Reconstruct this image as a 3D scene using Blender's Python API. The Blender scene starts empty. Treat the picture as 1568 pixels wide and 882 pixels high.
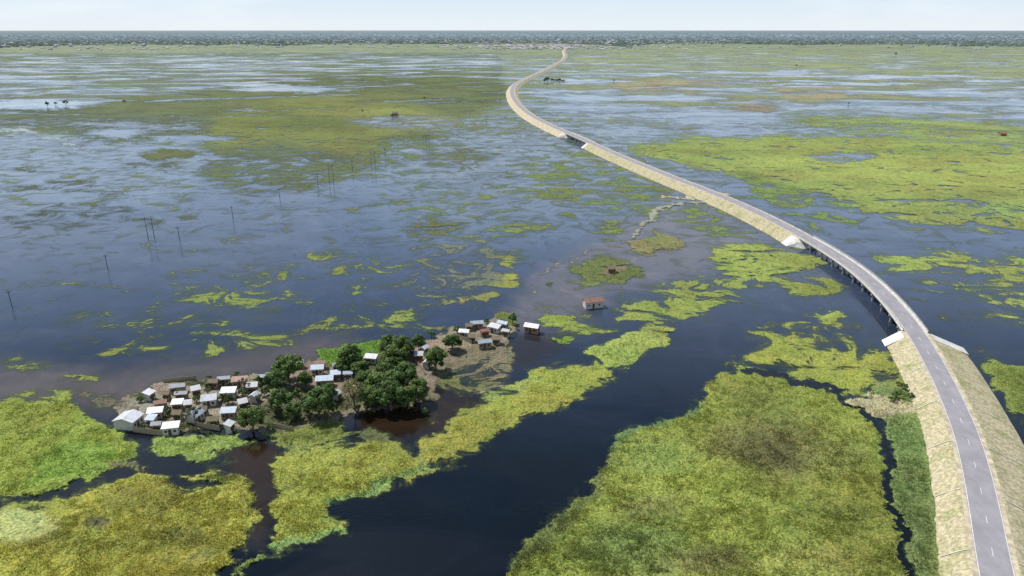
import bpy, math, random
import numpy as np
from mathutils import Vector, Quaternion
random.seed(7); rng=np.random.default_rng(11)
scene=bpy.context.scene
scene.view_settings.view_transform='Standard'
scene.view_settings.look='None'
scene.view_settings.exposure=0

# ------------------------------------------------------------ camera back-projection (image pixels -> ground metres)
F=1079.0; P=math.radians(20.15); HC=110.0; CX=784.0; CY=441.0
cp,sp=math.cos(P),math.sin(P)
def g(u,v,z=0.0):
    dx=(u-CX)/F; dy=(v-CY)/F
    dz=-sp-dy*cp; yy=cp-dy*sp
    t=(HC-z)/(-dz)
    return (dx*t, yy*t, z)
def to_px(x,y):  # ground point to image pixel coordinates
    dep=y*cp+HC*sp; upc=y*sp-HC*cp
    dep=np.maximum(dep,1.0)
    return CX+F*x/dep, CY-F*upc/dep

def lin(c):
    c=np.array(c,float)/255.0
    return np.where(c<=0.04045,c/12.92,((c+0.055)/1.055)**2.4)
def S(r,g_,b,k=0.80):
    c=lin((r,g_,b))*k; l=c.mean(); return c*.90+l*.10

# ------------------------------------------------------------ numpy noise
TAB=rng.random((256,256))
def vn(x,y,s=0):
    x=np.asarray(x)+s*17.3; y=np.asarray(y)+s*31.7
    xi=np.floor(x).astype(np.int64); yi=np.floor(y).astype(np.int64)
    fx=x-xi; fy=y-yi; fx=fx*fx*(3-2*fx); fy=fy*fy*(3-2*fy)
    a=TAB[xi&255,yi&255]; b=TAB[(xi+1)&255,yi&255]; c=TAB[xi&255,(yi+1)&255]; d=TAB[(xi+1)&255,(yi+1)&255]
    return (a*(1-fx)+b*fx)*(1-fy)+(c*(1-fx)+d*fx)*fy
def fbm(x,y,o=4,s=0,rg=.55):
    r=0;a=1;t=0
    for i in range(o):
        r=r+a*vn(x*2**i,y*2**i,s+i); t+=a; a*=rg
    return r/t

# ------------------------------------------------------------ flood-plain map (cover, plant colour with far haze painted in, water colour)
MX,MY=300,250
RW,RH=1568+2*MX,882+MY
U0=-MX
COV=np.zeros((RH,RW)); TINT=np.zeros((RH,RW,3)); WT=np.zeros((RH,RW,3))
rows=np.arange(RH)
def prof(keys):
    vs=[k[0] for k in keys]
    a=np.array([k[1] for k in keys],float)
    return np.stack([np.interp(rows,vs,a[:,i]) for i in range(a.shape[1])],-1)
COV[:]=prof([(0,(1,)),(66,(1,)),(70,(.85,)),(84,(.70,)),(96,(.52,)),(130,(.49,)),(200,(.42,)),(260,(.24,)),(320,(.13,)),(420,(.09,)),(520,(.03,)),(1200,(.0,))])
TINT[:]=prof([(44,S(170,186,194)),(49,S(138,156,164)),(56,S(108,124,128)),(66,S(104,120,108)),(70,S(160,170,134)),(100,S(144,156,114)),(200,S(125,138,86)),(400,S(130,140,74)),(1200,S(150,156,62))])[:,None,:]  # pale blue-grey towards the horizon is aerial haze painted into the tint
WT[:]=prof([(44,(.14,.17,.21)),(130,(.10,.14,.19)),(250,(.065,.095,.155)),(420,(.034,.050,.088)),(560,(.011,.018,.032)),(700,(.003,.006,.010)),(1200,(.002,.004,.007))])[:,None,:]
def blur(m,s):
    s=max(1,int(s)); 
    for _ in range(2):
        for ax in (0,1):
            c=np.cumsum(np.pad(m,[(s+1,s) if a==ax else (0,0) for a in (0,1)],mode='edge'),axis=ax)
            n=m.shape[ax]
            hi=np.take(c,np.arange(2*s+1,2*s+1+n),axis=ax); lo=np.take(c,np.arange(0,n),axis=ax)
            m=(hi-lo)/(2*s+1)
    return m
def apply(m,y0,x0,cov,tint,wt):
    sl=(slice(y0,y0+m.shape[0]),slice(x0,x0+m.shape[1]))
    if cov is not None: COV[sl]=COV[sl]*(1-m)+cov*m
    if tint is not None:
        mt=np.clip(m*2.5,0,1)[...,None] if cov is not None else m[...,None]
        TINT[sl]=TINT[sl]*(1-mt)+np.array(tint)*mt
    if wt is not None: WT[sl]=WT[sl]*(1-m[...,None])+np.array(wt)*m[...,None]
def paint(pts,cov=None,tint=None,wt=None,b=3,k=1.0,hard=False):
    p=np.array(pts,float); p[:,0]-=U0
    if cov is not None and not hard: b=b*(2.3 if p[:,1].mean()>330 else 1.3)
    mg=int(b*3+3)
    x0=int(max(0,p[:,0].min()-mg)); x1=int(min(RW,p[:,0].max()+mg)); y0=int(max(0,p[:,1].min()-mg)); y1=int(min(RH,p[:,1].max()+mg))
    X,Y=np.meshgrid(np.arange(x0,x1)+.5,np.arange(y0,y1)+.5)
    ins=np.zeros(X.shape,bool)
    for i in range(len(p)):
        ax,ay=p[i-1]; bx,by=p[i]
        if ay==by: continue
        c=((ay>Y)!=(by>Y))&(X<(bx-ax)*(Y-ay)/(by-ay)+ax)
        ins^=c
    apply(blur(ins.astype(float),b)*k,y0,x0,cov,tint,wt)
def stroke(pts,w,cov=None,tint=None,wt=None,sq=1.8,soft=.4,k=1.0):
    p=np.array(pts,float); p[:,0]-=U0
    mg=w+4
    x0=int(max(0,p[:,0].min()-mg)); x1=int(min(RW,p[:,0].max()+mg)); y0=int(max(0,p[:,1].min()-mg)); y1=int(min(RH,p[:,1].max()+mg))
    X,Y=np.meshgrid(np.arange(x0,x1)+.5,np.arange(y0,y1)+.5)
    D=np.full(X.shape,1e9)
    for i in range(1,len(p)):
        a=p[i-1]; d=p[i]-a
        dx=d[0]; dy=d[1]*sq
        t=np.clip(((X-a[0])*dx+(Y-a[1])*sq*dy)/(dx*dx+dy*dy+1e-9),0,1)
        D=np.minimum(D,np.hypot(X-a[0]-t*d[0],(Y-a[1]-t*d[1])*sq))
    m=np.clip((w/2-D)/(w/2*soft)+.5,0,1)*k
    apply(m,y0,x0,cov,tint,wt)
def blob(u,v,ru,rv,cov=None,tint=None,wt=None,k=1.0,soft=.9):
    x0=int(max(0,u-U0-ru*1.6)); x1=int(min(RW,u-U0+ru*1.6)); y0=int(max(0,v-rv*1.6)); y1=int(min(RH,v+rv*1.6))
    if x1<=x0 or y1<=y0: return
    X,Y=np.meshgrid(np.arange(x0,x1)+.5+U0,np.arange(y0,y1)+.5)
    d=np.hypot((X-u)/ru,(Y-v)/rv)
    apply(np.clip((1-d)/soft+.5,0,1)*k,y0,x0,cov,tint,wt)

L,R=-300,1868
YG=S(158,163,66); BG=S(132,160,62); LG=S(160,174,84); OL=S(108,114,70); DG=S(96,118,62); TAN=S(186,176,136); BR=S(128,118,80)
# distance (aerial haze mixed into these pale plant tints)
paint([(L,84),(760,84),(770,118),(560,120),(300,134),(L,140)],cov=.47,tint=S(120,134,102),b=4)
paint([(L,69),(1868,69),(1868,78),(L,80)],cov=.86,tint=S(158,168,134),b=2)
paint([(880,84),(R,80),(R,120),(1250,128),(900,104)],cov=.62,tint=S(158,168,124),b=4)
paint([(830,128),(1000,118),(1568,128),(R,130),(R,190),(1180,188),(960,212),(860,180)],cov=.43,tint=S(146,152,110),b=6)
paint([(930,128),(1050,124),(1120,132),(1060,140),(960,138)],cov=.66,tint=S(168,162,126),b=3)
paint([(1190,136),(1300,134),(1290,150),(1200,152)],cov=.58,tint=S(164,158,122),b=3)
paint([(1130,160),(1180,156),(1190,172),(1120,176)],cov=.52,tint=S(156,146,120),b=3)
paint([(1180,182),(1280,176),(1568,190),(R,194),(R,222),(1568,216),(1300,205)],cov=.68,tint=S(154,168,98),b=4)
for (u,v,ru,rv) in [(930,165,70,8),(1080,180,90,9),(1030,150,60,4),(1400,170,90,6),(1250,165,60,4),(960,205,60,9),(1130,202,60,6),(1480,145,90,4),(890,150,40,8),(1380,118,120,3),(1180,112,80,3)]:
    blob(u,v,ru,rv,cov=.18)
# left plain
paint([(L,150),(150,156),(300,146),(420,124),(560,116),(760,118),(782,150),(760,168),(700,172),(640,196),(740,232),(700,252),(560,262),(480,284),(380,290),(290,262),(345,230),(300,206),(160,212),(60,192),(L,188)],cov=.74,tint=S(112,122,78),b=8)
paint([(330,180),(470,150),(640,160),(600,200),(520,230),(400,250),(330,220)],cov=.82,tint=S(130,136,70),b=14,k=.8)
paint([(300,240),(420,225),(560,255),(480,284),(380,290),(300,268)],tint=S(102,114,80),cov=.58,b=8)
paint([(L,166),(200,176),(330,186),(300,206),(160,212),(60,192),(L,190)],tint=S(104,116,86),cov=.56,b=5)
paint([(520,184),(640,176),(700,182),(690,198),(560,196)],cov=.38,tint=S(140,140,90),b=3)
blob(420,137,70,5,cov=.15); blob(60,160,90,6,cov=.15,wt=(.2,.25,.3)); blob(180,203,40,6,cov=.1); blob(300,212,50,5,cov=.2); blob(560,170,90,8,tint=S(150,154,80),k=.7); blob(480,190,120,10,tint=S(98,112,58),k=.6)
paint([(L,196),(0,198),(150,226),(290,224),(330,240),(290,268),(300,290),(260,310),(L,330)],cov=.28,b=6,wt=(.09,.125,.18))
paint([(210,238),(245,231),(300,232),(292,243),(232,245)],cov=.85,tint=OL,b=2)
stroke([(-60,198),(30,200),(80,213),(150,234)],7,cov=.62,tint=S(168,180,190),sq=1.5,soft=1.2)
paint([(L,330),(0,330),(90,322),(190,316),(215,330),(190,352),(100,345),(0,350),(L,352)],cov=.44,tint=S(74,88,80),b=5)
for (u,v,ru,rv) in [(220,337,26,5),(285,333,20,4),(70,262,40,4),(120,280,40,4),(170,300,22,3),(60,290,60,4),(230,255,40,5)]: blob(u,v,ru,rv,cov=.5,tint=S(90,100,74))
# middle water
paint([(600,232),(700,215),(860,205),(960,240),(1040,280),(960,330),(840,365),(640,372),(560,330),(560,280)],cov=.29,tint=S(112,128,80),wt=(.075,.105,.15),b=14)
paint([(790,250),(870,240),(960,255),(1050,290),(1020,320),(900,330),(820,300)],cov=.46,tint=S(122,140,76),b=8)
paint([(730,170),(790,160),(850,200),(830,215),(720,200)],cov=.46,tint=S(130,140,82),b=6)
blob(700,240,42,9,cov=.64,tint=S(112,120,82),soft=1.4)
paint([(602,345),(660,338),(722,342),(715,352),(660,358)],cov=.78,tint=OL,b=3)
for (u,v,ru,rv,c) in [(800,350,38,7,.62),(880,298,46,8,.55),(940,350,30,10,.62),(850,265,40,8,.56),(670,318,60,6,.42),(760,300,44,6,.45),(920,365,20,5,.4),(980,290,40,10,.6),(900,240,40,9,.5),(680,300,50,8,.4)]:
    blob(u,v,ru,rv,cov=c,tint=S(126,140,74))
paint([(440,508),(500,488),(600,460),(640,415),(700,378),(790,382),(800,408),(782,440),(740,462),(660,474),(560,502),(470,520)],cov=.49,tint=S(132,142,80),b=7)
stroke([(470,506),(560,494),(660,472),(740,455),(790,420),(780,400)],20,cov=.60,tint=YG,sq=2,soft=1.4)
paint([(640,390),(700,375),(760,385),(740,440),(640,450)],cov=.46,tint=S(124,132,116),b=9)
for (u,v,ru,rv,c) in [(395,461,34,16,.62),(325,538,16,4,.7),(290,455,50,16,.47),(195,536,80,12,.54),(125,580,28,4,.95),(600,486,46,8,.56),(510,500,50,8,.52),(410,520,60,16,.46),(560,540,40,8,.45),(230,500,90,22,.40),(670,500,40,7,.50),(40,560,40,8,.40),(380,440,90,30,.38),(330,490,80,24,.38),(100,450,90,24,.2),(480,420,90,24,.26),(560,400,60,20,.3)]:
    blob(u,v,ru,rv,cov=c,tint=S(140,152,68),soft=1.4)
# right field
paint([(950,230),(1050,214),(1180,207),(1300,214),(1420,220),(R,236),(R,356),(1568,352),(1480,346),(1400,340),(1320,320),(1270,302),(1200,286),(1140,274),(1080,258),(1020,246)],cov=.80,tint=S(152,166,84),b=5)
paint([(1130,262),(1250,300),(1300,318),(1308,350),(1240,345),(1160,305)],cov=.64,tint=S(128,148,76),b=5)
paint([(1100,230),(1500,240),(R,262),(R,300),(1400,290),(1200,262)],cov=.88,tint=S(168,178,88),b=12,k=.7)
for (u,v,ru,rv) in [(1180,235,60,6),(1420,232,90,5),(1320,282,60,6),(1500,300,70,6),(1080,235,40,5),(1250,262,50,4)]: blob(u,v,ru,rv,tint=S(132,146,76),k=.6,soft=1.4)
paint([(1240,236),(1320,232),(1350,240),(1290,250),(1240,246)],cov=.34,b=4)
blob(1500,322,60,12,cov=.60,tint=S(150,170,92)); blob(1450,352,70,6,cov=.46); blob(1420,308,60,4,cov=.5)
stroke([(1200,300),(1260,318),(1340,345),(1420,362),(1568,372)],12,cov=.14,sq=2,soft=1.4)
paint([(1180,300),(1230,300),(1290,345),(1240,358)],cov=.42,b=5)
paint([(1335,392),(1400,384),(1480,390),(R,386),(R,424),(1500,418),(1420,422),(1370,410)],cov=.66,tint=LG,b=4)
paint([(1400,424),(R,428),(R,500),(1568,505),(1480,470)],cov=.48,tint=LG,b=8)
paint([(1500,540),(1568,560),(R,580),(R,720),(1600,670),(1545,620)],cov=.95,tint=S(132,150,68),b=4)
# between road and village
paint([(1088,384),(1150,376),(1240,388),(1268,402),(1250,416),(1190,430),(1122,430),(1096,408)],cov=.80,tint=S(154,168,78),b=3)
paint([(1010,440),(1080,422),(1130,432),(1142,454),(1080,480),(1022,497),(960,492),(946,466)],cov=.68,tint=S(148,160,74),b=4)
paint([(1182,434),(1230,427),(1282,434),(1278,452),(1215,453)],cov=.84,tint=S(146,158,72),b=3)
paint([(1235,476),(1290,472),(1302,484),(1262,497)],cov=.86,tint=LG,b=3)
paint([(1160,498),(1250,492),(1330,500),(1320,520),(1200,520),(1130,560)],cov=.46,tint=YG,b=5)
paint([(1150,532),(1200,517),(1262,530),(1330,535),(1400,575),(1390,612),(1310,606),(1240,592),(1190,570),(1134,560)],cov=.80,tint=YG,b=4)
paint([(816,486),(860,478),(906,484),(945,498),(916,515),(845,506)],cov=.74,tint=S(148,162,68),b=3)
paint([(884,541),(930,528),(942,512),(990,500),(1034,510),(1020,528),(990,547),(950,566),(906,553)],cov=.92,tint=LG,b=2)
paint([(812,576),(850,550),(912,560),(945,576),(888,602),(862,622),(800,640),(750,668),(702,700),(690,713),(652,707),(638,672),(690,664),(686,640),(730,622),(790,604)],cov=.88,tint=YG,b=3)
paint([(740,600),(790,588),(830,580),(800,600),(745,612)],cov=.8,tint=LG,b=2)
blob(850,519,20,5,cov=.9,tint=BG); blob(780,486,16,9,cov=.9,tint=S(120,130,66)); blob(675,500,18,6,cov=.7,tint=OL)
paint([(868,410),(905,396),(960,400),(992,412),(960,430),(900,433)],cov=.88,tint=S(110,118,66),b=2)
paint([(962,370),(1000,361),(1042,367),(1050,380),(1000,390),(966,384)],cov=.88,tint=S(142,140,88),b=2)
blob(850,436,9,4,cov=.95,tint=S(90,110,60)); blob(1065,330,60,14,cov=.5,tint=S(130,142,76)); blob(1100,352,60,12,cov=.46,tint=S(120,138,76))
blob(936,414,8,4,cov=1,tint=S(140,120,96))
# muddy water
paint([(770,500),(800,440),(860,395),(960,340),(1010,315),(1110,330),(1180,380),(1060,420),(960,440),(900,480),(830,500)],wt=(.10,.094,.102),b=14)
paint([(L,545),(0,560),(180,570),(330,545),(480,520),(560,520),(480,560),(300,585),(180,625),(L,625)],wt=(.072,.058,.052),b=14)
paint([(540,625),(650,600),(760,600),(700,660),(560,680)],wt=(.020,.012,.006),b=10)
paint([(340,690),(420,680),(420,760),(400,850),(370,760)],wt=(.02,.012,.006),b=8)
paint([(640,505),(700,520),(800,520),(880,500),(830,560),(770,560)],wt=(.02,.017,.016),b=8)
# lower left marsh
paint([(L,622),(0,614),(62,606),(112,612),(142,640),(186,668),(212,688),(186,716),(122,742),(82,764),(0,770),(L,784)],cov=.97,tint=S(146,160,64),b=3)
paint([(60,700),(130,675),(180,690),(185,710),(120,738),(40,745)],tint=BG,b=5)
stroke([(-40,775),(30,768),(100,752),(170,728)],16,cov=.1,sq=1.8,soft=1)
paint([(100,762),(170,737),(215,722),(262,730),(330,714),(372,726),(396,762),(390,812),(360,862),(300,910),(100,1130),(L,1130),(L,790),(0,788)],cov=.96,tint=S(164,164,64),b=3)
blob(25,812,50,22,cov=.80,tint=S(184,188,112)); blob(60,782,50,10,cov=.55)
blob(220,770,60,20,tint=S(140,140,64),k=.7); blob(120,830,70,20,tint=S(146,150,62),k=.7); blob(150,800,20,9,cov=.6,tint=S(110,104,62)); blob(280,830,50,16,tint=S(126,128,64),k=.7)
paint([(225,672),(300,661),(370,668),(380,690),(320,706),(240,704)],cov=.90,tint=S(146,166,78),b=3)
paint([(400,662),(470,640),(522,642),(526,676),(462,690),(420,686)],cov=.93,tint=S(128,136,64),b=3)
paint([(410,704),(470,690),(540,682),(580,672),(610,690),(650,702),(664,720),(600,746),(542,762),(512,772),(490,790),(526,802),(518,818),(460,836),(404,850),(432,812),(408,782),(414,742)],cov=.96,tint=S(156,160,64),b=3)
stroke([(655,712),(600,738),(540,758),(508,772)],16,tint=S(140,168,92),sq=1.6,soft=1)
stroke([(410,845),(460,832),(515,812)],16,tint=S(140,168,92),sq=1.6,soft=1)
paint([(350,882),(395,840),(408,848),(372,890)],cov=.95,tint=S(120,138,68),b=2)
blob(575,668,30,10,cov=.66,tint=OL); blob(300,742,40,8,cov=.42); blob(290,722,20,7,cov=.3)
blob(205,716,30,6,cov=.7,tint=BR); blob(330,728,16,5,cov=.9,tint=YG)
blob(712,632,18,7,cov=.6,tint=YG); blob(660,640,18,8,cov=.5,tint=YG)
# lower right marsh
paint([(1095,574),(1140,563),(1200,582),(1280,602),(1326,640),(1350,664),(1348,700),(1362,760),(1378,830),(1384,900),(1400,1130),(700,1130),(772,884),(800,842),(850,792),(905,747),(926,696),(942,664),(975,650),(1015,644),(1062,618)],cov=.99,tint=S(146,156,66),b=3)
blob(1175,690,95,52,tint=S(118,114,68),k=.85,soft=.9); blob(1170,700,50,30,tint=S(98,98,60),k=.8,soft=.9); blob(1155,610,60,18,tint=S(120,128,64),k=.6,soft=.9)
blob(1080,740,80,34,tint=S(158,168,70),k=.7,soft=.9); blob(960,840,90,34,tint=S(118,138,76),k=.7,soft=.9); blob(1260,790,80,30,tint=S(128,142,62),k=.7,soft=.9)
blob(1000,700,60,26,tint=S(138,156,78),k=.7,soft=.9); blob(1240,860,90,25,tint=S(160,162,82),k=.7,soft=.9); blob(1080,860,60,20,tint=S(130,128,76),k=.8,soft=.9); blob(1000,780,50,18,tint=S(130,132,74),k=.7); blob(1290,700,40,24,tint=S(134,138,72),k=.7)
stroke([(930,690),(940,668),(985,652),(1050,628)],22,tint=S(104,130,76),sq=1.6,soft=1)
stroke([(790,868),(850,805),(905,755),(925,705)],26,tint=S(100,110,64),sq=1.2,soft=1,k=.8)
paint([(1330,600),(1420,600),(1440,650),(1470,720),(1480,800),(1500,900),(1520,1130),(1415,1130),(1402,900),(1394,830),(1376,760),(1364,700),(1366,660)],cov=1.0,tint=S(124,144,80),b=3)
stroke([(1140,568),(1220,590),(1280,600),(1330,640),(1355,668),(1360,720),(1378,790),(1388,850),(1390,900),(1405,1130)],11,cov=-.1,sq=1.2,wt=(.004,.006,.006))
for v in range(650,900,36): stroke([(1290,v+8),(1350,v),(1380,v-2)],4,tint=S(110,112,64),sq=2,soft=1,k=.6)
# sandy ramp + tracks
paint([(1294,614),(1330,610),(1400,616),(1425,618),(1430,638),(1380,636),(1310,626)],cov=1.2,tint=S(182,174,134),b=2,hard=True)
stroke([(1110,302),(1078,296),(1046,300),(1015,302)],8,cov=1.1,tint=S(196,186,150),sq=1.6)
stroke([(1085,300),(1062,309),(1020,318),(996,328),(988,345),(984,356),(965,368)],7,cov=.92,tint=S(170,164,150),sq=1.5,soft=1)
stroke([(965,368),(900,384),(860,402),(830,425),(812,448)],8,cov=.5,tint=S(150,144,138),sq=1.5,soft=1.3)
# village ground
EARTH=S(148,134,116)
paint([(172,632),(190,610),(240,592),(330,578),(420,572),(480,556),(560,545),(630,535),(690,502),(760,490),(800,500),(786,520),(770,540),(700,545),(672,580),(664,606),(606,622),(530,636),(480,650),(400,664),(340,656),(262,664),(186,664)],cov=1.1,tint=EARTH,b=4,hard=True)
blob(215,632,40,26,tint=S(166,156,140),k=.7); blob(320,620,50,24,tint=S(164,152,132),k=.7); blob(520,600,60,24,tint=S(146,126,102),k=.7); blob(655,545,30,16,tint=S(178,154,126),k=.7)
for (u,v,ru,rv) in [(290,650,30,8),(420,650,40,10),(300,590,30,6),(360,625,20,8),(470,600,26,10),(600,610,60,14),(560,560,50,12),(215,612,16,5),(405,590,16,6),(440,630,50,14),(250,640,14,5),(500,615,40,12)]:
    blob(u,v,ru,rv,tint=S(84,98,52),k=.85,soft=1.3)
paint([(690,538),(760,528),(792,545),(792,568),(742,604),(682,604),(664,574)],cov=.62,tint=S(134,120,98),b=3)
paint([(680,575),(750,585),(720,606),(672,596)],cov=.56,tint=S(120,122,72),b=3)
paint([(486,542),(528,526),(572,521),(584,536),(560,552),(500,556)],cov=1.1,tint=S(108,150,50),b=2)
paint([(115,606),(180,608),(190,620),(150,625)],cov=.7,tint=S(110,100,84),b=3)

def sample(A,u,v):
    x=np.clip(u-U0-.5,0,RW-1.001); y=np.clip(v-.5,0,RH-1.001)
    xi=x.astype(int); yi=y.astype(int); fx=x-xi; fy=y-yi
    if A.ndim==3: fx=fx[...,None]; fy=fy[...,None]
    return (A[yi,xi]*(1-fx)+A[yi,xi+1]*fx)*(1-fy)+(A[yi+1,xi]*(1-fx)+A[yi+1,xi+1]*fx)*fy
def field(x,y):
    u,v=to_px(x,y)
    am=np.clip((v-60)/420,.06,1.0)
    sc=1/np.clip(am,.25,1)
    n1=fbm(u/46*sc,v/24*sc,5,1,.68)-.5; n2=fbm(u/46*sc,v/24*sc,5,9,.68)-.5
    uu=u+n1*58*am; vv=v+n2*32*am
    vv=np.where(v<70,v,vv)
    return uu,vv

# ------------------------------------------------------------ helpers
def mesh_obj(name,verts,faces,mats=None,mi=None,smooth=False,parent=None):
    me=bpy.data.meshes.new(name)
    me.from_pydata([tuple(map(float,v)) for v in verts],[],faces)
    for m in (mats or []): me.materials.append(m)
    if mi is not None: me.polygons.foreach_set('material_index',mi)
    if smooth: me.polygons.foreach_set('use_smooth',[True]*len(me.polygons))
    me.update()
    ob=bpy.data.objects.new(name,me); scene.collection.objects.link(ob)
    if parent: ob.parent=parent
    return ob
def np_mesh(name,V,Fc,nper,mat,attrs=(),smooth=True):
    me=bpy.data.meshes.new(name)
    me.vertices.add(len(V)); me.vertices.foreach_set('co',V.astype(np.float32).ravel())
    nf=len(Fc); me.loops.add(nf*nper); me.loops.foreach_set('vertex_index',Fc.astype(np.int32).ravel())
    me.polygons.add(nf); me.polygons.foreach_set('loop_start',np.arange(0,nf*nper,nper,dtype=np.int32))
    me.polygons.foreach_set('use_smooth',np.full(nf,smooth))
    for (n,t,d) in attrs:
        a=me.attributes.new(n,t,'POINT')
        a.data.foreach_set('value' if t=='FLOAT' else 'color',d.astype(np.float32).ravel())
    me.materials.append(mat); me.update(calc_edges=True); me.validate()
    ob=bpy.data.objects.new(name,me); scene.collection.objects.link(ob); return ob

class NT:
    def __init__(s,name,dim='3D'):
        s.m=bpy.data.materials.new(name); s.m.use_nodes=True; s.t=s.m.node_tree; s.t.nodes.clear(); s.dim=dim
        s.out=s.n('ShaderNodeOutputMaterial')
    def n(s,ty,**k):
        nd=s.t.nodes.new(ty)
        for a,b in k.items(): setattr(nd,a,b)
        return nd
    def l(s,a,b): s.t.links.new(a,b)
    def set(s,sock,v):
        if hasattr(v,'is_linked'): s.l(v,sock)
        else: sock.default_value=v
    def math(s,op,a,b=0.0,c=None,clamp=False):
        nd=s.n('ShaderNodeMath',operation=op,use_clamp=clamp); s.set(nd.inputs[0],a); s.set(nd.inputs[1],b)
        if c is not None: s.set(nd.inputs[2],c)
        return nd.outputs[0]
    def mix(s,f,a,b,bt='MIX'):
        nd=s.n('ShaderNodeMix',data_type='RGBA',blend_type=bt); s.set(nd.inputs[0],f)
        s.set(nd.inputs[6],a if hasattr(a,'is_linked') else (*a,1)); s.set(nd.inputs[7],b if hasattr(b,'is_linked') else (*b,1))
        return nd.outputs[2]
    def mixf(s,f,a,b):
        nd=s.n('ShaderNodeMix',data_type='FLOAT'); s.set(nd.inputs[0],f); s.set(nd.inputs[2],a); s.set(nd.inputs[3],b); return nd.outputs[0]
    def rng(s,v,a,b,c=0.,d=1.,smooth=True):
        nd=s.n('ShaderNodeMapRange'); nd.interpolation_type='SMOOTHSTEP' if smooth else 'LINEAR'
        s.set(nd.inputs[0],v); nd.inputs[1].default_value=a; nd.inputs[2].default_value=b; nd.inputs[3].default_value=c; nd.inputs[4].default_value=d
        return nd.outputs[0]
    def noise(s,scale,detail=4,rough=.55,vec=None,dist=0.0,mp=None):
        if vec is None: vec=s.co()
        if mp:
            m=s.n('ShaderNodeMapping'); s.l(vec,m.inputs[0]); m.inputs['Scale'].default_value=mp; 
            vec=m.outputs[0]
        nd=s.n('ShaderNodeTexNoise'); nd.noise_dimensions=s.dim; s.l(vec,nd.inputs['Vector']); nd.inputs['Scale'].default_value=scale; nd.inputs['Detail'].default_value=detail
        nd.inputs['Roughness'].default_value=rough; nd.inputs['Distortion'].default_value=dist
        return nd.outputs[0]
    def co(s):
        if not hasattr(s,'_c'): s._c=s.n('ShaderNodeTexCoord').outputs['Object']
        return s._c
    def attr(s,name,out='Color'):
        nd=s.n('ShaderNodeAttribute',attribute_name=name); return nd.outputs[out]
    def bsdf(s,color,rough=.8,spec=.2,bump=None,bs=.5,bd=.1,ior=None,metal=0):
        b=s.n('ShaderNodeBsdfPrincipled'); s.set(b.inputs['Base Color'],color if hasattr(color,'is_linked') else (*color,1))
        s.set(b.inputs['Roughness'],rough); b.inputs['Specular IOR Level'].default_value=spec; b.inputs['Metallic'].default_value=metal
        if ior: b.inputs['IOR'].default_value=ior
        if bump is not None:
            bn=s.n('ShaderNodeBump'); bn.inputs['Strength'].default_value=bs; bn.inputs['Distance'].default_value=bd; s.l(bump,bn.inputs['Height']); s.l(bn.outputs[0],b.inputs['Normal'])
        return b.outputs[0]
    def fin(s,sh): s.l(sh,s.out.inputs[0]); return s.m

# ---- marsh material
t=NT('marsh_vegetation','2D')
cov=t.attr('cov','Fac'); far=t.attr('far','Fac'); tint=t.attr('tint')
n1=t.noise(.055,7,.74,dist=.7); n3=t.noise(1.0,4,.65,mp=(.028,.10,1),dist=.6)
n2=t.noise(1.0,6,.68,mp=(.0045,.010,1),dist=.4)
nn=t.math('ADD',t.math('MULTIPLY',n1,.68),t.math('MULTIPLY',n3,.32))
n=t.mixf(t.math('MULTIPLY',far,.8),nn,n2)
amp=t.math('SUBTRACT',3.4,t.rng(cov,.92,1.05,0,2.2))
val=t.math('ADD',t.math('SUBTRACT',cov,.5),t.math('MULTIPLY',t.math('SUBTRACT',n,.5),amp))
mask=t.math('MAXIMUM',t.rng(val,-.03,.11),t.rng(val,-.36,.02,0,.30))
inner=t.rng(val,.0,.34)
na=t.noise(.055,3,.6); nb=t.noise(.30,4,.72,dist=.4); nc=t.noise(1.5,1,.7); nd_=t.noise(.015,5,.7)
c=t.mix(t.rng(na,.40,.66,0,.5),tint,t.mix(1.0,tint,(.64,.76,.74),'MULTIPLY'))
c=t.mix(t.rng(nb,.50,.72,0,.6),c,t.mix(1.0,c,(1.28,1.16,1.0),'MULTIPLY'))
c=t.mix(t.rng(nb,.50,.30,0,.9),c,t.mix(1.0,c,(.46,.54,.52),'MULTIPLY'))
c=t.mix(t.rng(nd_,.46,.60,0,.75),c,t.mix(1.0,c,(.86,.74,.80),'MULTIPLY'))
c=t.mix(t.rng(nc,.30,.72,0,1),t.mix(1.0,c,(.66,.70,.68),'MULTIPLY'),t.mix(1.0,c,(1.34,1.32,1.24),'MULTIPLY'))
c=t.mix(t.math('MULTIPLY',far,t.rng(n2,.62,.42,0,.55)),c,t.mix(1.0,c,(.6,.66,.66),'MULTIPLY'))
edge=t.math('MULTIPLY',t.math('SUBTRACT',1.0,inner),t.math('SUBTRACT',1.0,far))
c=t.mix(t.math('MULTIPLY',edge,.35),c,(.13,.17,.08))
sub=t.rng(val,-.05,.06); c=t.mix(sub,t.mix(1.0,c,(.60,.66,.72),'MULTIPLY'),c)
hb_=t.noise(.45,2,.7)
sh=t.bsdf(c,.9,.1,bump=hb_,bs=.5,bd=1.4)
tr=t.n('ShaderNodeBsdfTransparent'); mx=t.n('ShaderNodeMixShader'); t.l(mask,mx.inputs[0]); t.l(tr.outputs[0],mx.inputs[1]); t.l(sh,mx.inputs[2])
M_marsh=t.fin(mx.outputs[0])

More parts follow.
